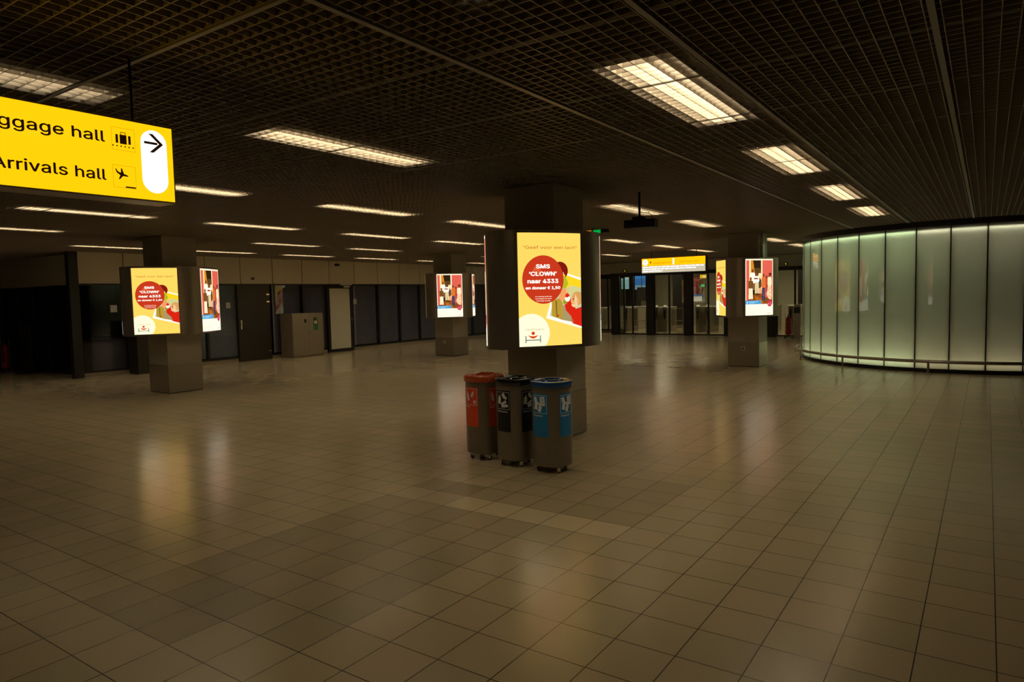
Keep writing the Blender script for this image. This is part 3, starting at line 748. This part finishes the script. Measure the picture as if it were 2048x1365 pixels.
# black upright panel and fire extinguisher at the far left
t = thing('standing_panel', 'black upright panel standing before the dim glass at far left', 'panel', (-18.75, 3.75, 0))
MB().box(-.30, .30, -.03, .03, .03, 1.2).build('board', M['black'], t, bevel=.004); MB().box(-.33, .33, -.16, .16, 0, .03).build('foot', M['black'], t, bevel=.004)
def extinguisher(loc, label, rz=0, stand=True):
    t = thing('fire_extinguisher', label, 'fire extinguisher', loc, rz)
    MB().lathe([(.02, .10), (.075, .105), (.088, .13), (.088, .62), (.075, .68), (.035, .72), (.028, .75)], n=28).build('cylinder', M['red'], t, smooth=True)
    v = MB(); v.lathe([(.03, .75), (.03, .79)], n=14); v.box(-.012, .012, -.02, .12, .79, .80); v.box(-.012, .012, -.02, .13, .825, .835); v.build('valve', M['blackplastic'], t)
    MB().tube([(0, -.03, .77), (.02, -.09, .76), (.05, -.13, .62), (.06, -.115, .40), (.05, -.10, .26)], [.011, .011, .011, .011, .018], 8).build('hose', M['rubber'], t, smooth=True)
    s_ = MB(); s_.tube([(-.12, .02, 0), (-.12, .02, .86)], .009, 8); s_.tube([(.12, .02, 0), (.12, .02, .86)], .009, 8)
    for z in (.30, .55):
        s_.tube([(-.12, .02, z)]+[(.10*math.cos(PI+PI*k/10), .0+.10*math.sin(PI+PI*k/10), z) for k in range(11)]+[(.12, .02, z)], .006, 6)
    s_.box(-.13, .13, -.12, .12, .085, .10); s_.box(-.13, -.11, -.12, .12, 0, .09); s_.box(.11, .13, -.12, .12, 0, .09)
    s_.build('stand', M['steel'], t)
    return t
extinguisher((-19.65, 3.6, 0), 'dim red fire extinguisher at the far left edge', .5)
extinguisher((-4.52, 21.55, 0), 'red fire extinguisher beside the round frosted glass room', -.2)
t = thing('grey_post', 'grey metal post right of the red extinguisher', 'post', (-4.22, 21.5, 0))
MB().box(-.10, .10, -.05, .05, .0, 1.15).build('body', M['steel'], t, bevel=.006); MB().box(-.10, .10, -.055, -.05, .85, 1.05).build('panel', M['black'], t)

# ------------------------------------------------------------------ far glass doors (plane Y = 22)
DY = 21.8
hd = MB().box(-12.9, 4, DY+.02, DY+.10, 2.45, 2.96)
struct('wall_back', hd, M['column'])
fr = MB(); fr.box(-11.45, 4, DY-.03, DY+.10, 2.40, 2.47); fr.box(-12.9, 4, DY, DY+.05, 2.885, 2.9)
X0 = -11.40
for k in range(11): fr.box(X0+1.53*k, X0+1.53*k+.30, DY-.06, DY+.16, 0, 2.46)
struct('trim_90', fr, M['black'])
for k in range(7):
    xa = X0+.30+1.53*k; xb = xa+1.23
    f = MB()
    f.box(xa, xb, DY+.01, DY+.06, 0.01, .07); f.box(xa, xb, DY+.01, DY+.06, 2.34, 2.40)
    for x in (xa, (xa+xb)/2-.03, xb-.04): f.box(x, x+(.06 if x > xa+.1 and x < xb-.1 else .04), DY+.01, DY+.06, .07, 2.34)
    d = struct('door_%d' % (3+k), f, M['black'])
    MB().box(xa+.04, (xa+xb)/2-.03, DY+.03, DY+.04, .07, 2.34).build('pane', M['glass'], d)
    MB().box((xa+xb)/2+.03, xb-.04, DY+.03, DY+.04, .07, 2.34).build('pane', M['glass'], d)
    s_ = MB().box(-.07, .07, -.05, .0, -.035, .035).build('door_sensor', M['blackplastic'], d, bevel=.004, loc=((xa+xb)/2-.3, DY+.02, 2.56))
    MB().box(-.018, .018, -.056, -.05, -.018, .018).build('indicator', M['yellowlamp'], s_)
nw += 1
w_ = struct('window_%d' % nw, MB().box(-12.9, -12.86, 23.0, 23.06, 0, 2.5).box(-12.2, -12.14, 23.0, 23.06, 0, 2.5).box(-11.45, -11.40, 23.0, 23.06, 0, 2.5).box(-12.9, -11.4, 23.0, 23.06, 2.3, 2.5).box(-12.9, -11.4, 23.0, 23.06, .1, .16), M['black'])
MB().box(-12.86, -11.45, 23.02, 23.03, .16, 2.3).build('pane', M['glass'], w_)
struct('baseboard_back', MB().box(-12.9, -11.4, 23.0, 23.06, 0, .10), M['plinth'])

# gate hall behind the doors
struct('wall_gatehall', MB().box(-21, 7, 32.0, 32.1, 0, 3.1), M['beige'])
struct('ceiling_gatehall', MB().box(-21, 7, 22.0, 32.1, 3.0, 3.1), M['plenum'])
for i, (x, y) in enumerate(((-12, 24.5), (-9, 24.5), (-6, 24.5), (-3.5, 24.5), (-12, 28.5), (-8, 28.5), (-4.5, 28.5))):  # unseen lamps, hidden by the door header, put in to light the hall
    t = thing('ceiling_lamp', '%s unseen rectangular lamp behind the far glass doors, %s row' % (['leftmost', 'second', 'third', 'rightmost', 'leftmost', 'middle', 'rightmost'][i], 'front' if i < 4 else 'rear'), 'ceiling light', (x, y, 2.95), group='lamps in the gate hall')
    MB().box(-.65, .65, -.16, .16, -.005, .05).build('frame', M['steel'], t); MB().box(-.6, .6, -.12, .12, -.012, -.005).build('diffuser', M['lampin'], t)
gx = [-13.3, -11.85, -10.45, -10.05, -8.62, -8.2, -6.9, -6.4, -5.0, -4.4]
gl_ = ['behind the recessed glass', 'behind the first glass door', 'left of the pair behind the second door', 'right of the pair behind the second door', 'left of the pair behind the third door', 'right of the pair behind the third door', 'left of the pair behind the fourth door', 'right of the pair behind the fourth door', 'left of the pair behind the extinguisher', 'right of the pair behind the extinguisher']
for i, x in enumerate(gx):
    t = thing('security_gate', 'steel security gate cabinet %s' % gl_[i], 'security gate', (x, 24.6, 0), group='security gates in the gate hall')
    MB().box(-.09, .09, -.55, .55, 0, 1.02).build('cabinet', M['steel'], t, bevel=.01)
    MB().box(-.10, .10, -.56, .56, 1.02, 1.05).build('top', M['white'], t, bevel=.004)
    MB().box(-.03, .03, -.57, -.56, .55, .9).build('reader', M['black'], t)
    MB().box(.09, .27, -.01, .01, .25, .95).build('flap', M['glass'], t)
    if i in (2, 3, 4, 5, 6): MB().box(-.07, .07, -.50, -.49, 1.05, 1.13).build('lit_label', M['readerlamp'], t)
def screen(x, y, z, w_, h_, cols_, label, name='display_screen', cat='screen'):
    t = thing(name, label, cat, (x, y, z))
    MB().box(-w_/2-.02, w_/2+.02, .004, .06, -.02, h_+.02).build('frame', M['black'], t)
    a = Art(w_, h_); a.rect(0, 0, 1, 1, cols_[0])
    for r in cols_[1:]: a.rect(*r)
    a.build('screen', M['backlit'], t, lambda u, v, d: (u-w_/2, .004-d, v), step=.00008)
    MB().tube([(0, .03, h_+.02), (0, .03, 2.99-z)], .015, 8).build('hanger', M['black'], t)
    return t
screen(-13.68, 27.9, 1.88, .42, .58, [(120, 160, 160), (0, 0, 1, .2, (150, 185, 180))], 'pale blue lit screen seen through the first glass door')
screen(-12.87, 27.9, 1.84, .56, .74, [(50, 100, 160), (0, 0, 1, .3, (60, 120, 185)), (0, .72, 1, 1, (110, 140, 150)), (.1, .06, .7, .1, (200, 200, 200))], 'deep blue lit screen right of the pale one, first glass door')
screen(-11.52, 25.0, 1.34, .38, .56, [(38, 32, 24)], 'dark grey hanging panel before the blue screen', 'hanging_board', 'board')
screen(-9.98, 27.9, 1.22, .40, 1.16, [(90, 50, 34), (0, 0, .4, .5, (110, 50, 40)), (.3, .2, .7, .75, (54, 32, 20)), (0, .72, 1, .80, (50, 90, 120)), (0, .80, 1, 1, (175, 165, 140))], 'distant poster lightbox seen through the third glass door', 'poster_lightbox', 'advertising lightbox')
screen(-8.72, 25.0, 2.22, .28, .155, [(240, 180, 20), (.4, .3, .9, .7, (255, 240, 190))], 'tiny yellow hanging sign seen through the third glass door', 'hanging_sign', 'sign')
screen(-8.75, 25.05, 1.87, .17, .10, [(60, 180, 90)], 'tiny green exit sign below the tiny yellow one', 'exit_sign', 'sign')
screen(-4.55, 25.0, 2.16, .22, .06, [(20, 150, 50)], 'tiny green sign above the red extinguisher behind glass', 'exit_sign', 'sign')
for i, (x, y, w2, d) in enumerate(((-10.75, 27.5, .22, 'behind the second glass door'), (-9.0, 29.5, .25, 'behind the third glass door'), (-7.3, 26.4, .18, 'behind the fourth glass door'), (-14.2, 30.0, .3, 'behind the first glass door'), (-5.35, 28.0, .2, 'left of the far extinguisher'))):
    t = thing('pillar', 'dark pillar in the gate hall %s' % d, 'pillar', (x, y, 0), group='dark pillars in the gate hall')
    MB().box(-w2, w2, -w2, w2, 0, 2.98).build('shaft', M['darkdoor'], t, bevel=.01); MB().box(-w2-.01, w2+.01, -w2-.01, w2+.01, 0, .15).build('foot', M['steel'], t)
for i, (x, d) in enumerate(((-12.55, 'first'), (-11.0, 'second'), (-9.35, 'third'))):
    t = thing('barrier_rail', 'thin steel barrier rail behind the %s glass door' % d, 'rail', (x, 23.6, 0), group='barrier rails in the gate hall')
    MB().tube([(-.28, 0, .0), (-.28, 0, 1.0), (.28, 0, 1.0), (.28, 0, 0)], .016, 8).build('frame', M['steel'], t); MB().tube([(-.28, 0, .5), (.28, 0, .5)], .012, 8).build('crossbar', M['steel'], t)
# waist high counters in the gate hall
for i, (x, w2) in enumerate(((-13.0, 1.3), (-7.3, 1.2), (-4.7, 1.0))):
    t = thing('counter', ['grey counter beyond the first glass door', 'grey counter beyond the fourth glass door', 'grey counter beyond the red extinguisher'][i], 'counter', (x, 27, 0))
    MB().box(-w2, w2, -.3, .3, 0, 1.0).build('body', M['column'], t, bevel=.01); MB().box(-w2-.03, w2+.03, -.33, .33, 1.0, 1.04).build('top', M['white'], t)

# ------------------------------------------------------------------ round frosted glass room
GX, GY, GR = .745, 15.306, 3.44
def gp(deg, r): a_ = math.radians(deg); return (GX+r*math.sin(a_), GY-r*math.cos(a_))
def arcband(mb, d0, d1, r0, r1, z0, z1, n, mi=0):
    rings = []
    for k in range(n+1):
        d = d0+(d1-d0)*k/n; x0, y0 = gp(d, r0); x1, y1 = gp(d, r1)
        rings.append([(x0, y0, z0), (x1, y1, z0), (x1, y1, z1), (x0, y0, z1)])
    mb.ring(rings, (True, True), mi); return mb
D0, D1 = -134.6, 100.6
struct('trim_100', arcband(MB(), D0, D1, GR-.35, GR+.02, 2.79, 2.897, 90), M['black'])
struct('trim_101', arcband(MB(), D0, D1, GR-.35, GR+.015, 0, .075, 90), M['black'])
struct('wall_round', arcband(MB(), D0, D1, GR-.36, GR-.33, .075, 2.80, 90), M['white'])
mul = MB(); degs = [-3.1+9.53*k for k in range(-13, 11)]
for d in degs: arcband(mul, d-.17, d+.17, GR-.03, GR+.004, .075, 2.80, 1)
struct('trim_102', mul, M['black'])
for k in range(len(degs)-1):
    nw += 1
    m_ = arcband(MB(), degs[k]+.16, degs[k+1]-.16, GR-.012, GR, .075, 2.80, 8)
    struct('window_%d' % nw, m_, M['frost'])
t = thing('strip_light', 'curved strip light inside the top of the round glass room', 'light', (GX, GY, 2.705))
for d0, d1, mm in ((D0+1, -13, 'drumlamp'), (-12.4, D1-1, 'drumlamp2')):
    s_ = arcband(MB(), d0, d1, GR-.060, GR-.032, .0, .02, 60); s_.v = [(x-GX, y-GY, z) for x, y, z in s_.v]; s_.build('diffuser', M[mm], t)
s_ = arcband(MB(), D0+1, D1-1, GR-.325, GR-.016, .02, .045, 90); s_.v = [(x-GX, y-GY, z) for x, y, z in s_.v]; s_.build('housing', M['black'], t)
t = thing('strip_light', 'curved warm strip light inside the foot of the round glass room', 'light', (GX, GY, .076))
for d0, d1, mm in ((D0+1, -13, 'drumlow'), (-12.4, D1-1, 'drumlow2')):
    s_ = arcband(MB(), d0, d1, GR-.22, GR-.10, .0, .015, 60); s_.v = [(x-GX, y-GY, z) for x, y, z in s_.v]; s_.build('diffuser', M[mm], t)

# low bumper rail round it
t = thing('bumper_rail', 'low steel bumper rail curving round the frosted glass room', 'rail', (GX, GY, 0))
RR = GR+.15
def tl(d, r, z): x, y = gp(d, r); return (x-GX, y-GY, z)
MB().tube([tl(-118+3*k, RR, .225) for k in range(68)], .031, 14).build('rail', M['steel'], t, smooth=True)
for d in (-91.2, -63.5, -35.9, -8.2, 19.5, 47):
    p = MB().lathe([(.034, 0), (.034, .008), (.021, .010), (.021, .20)], n=16); o = p.build('post', M['steel'], t, smooth=True); o.location = tl(d, RR, 0)
bpy.context.view_layer.update()
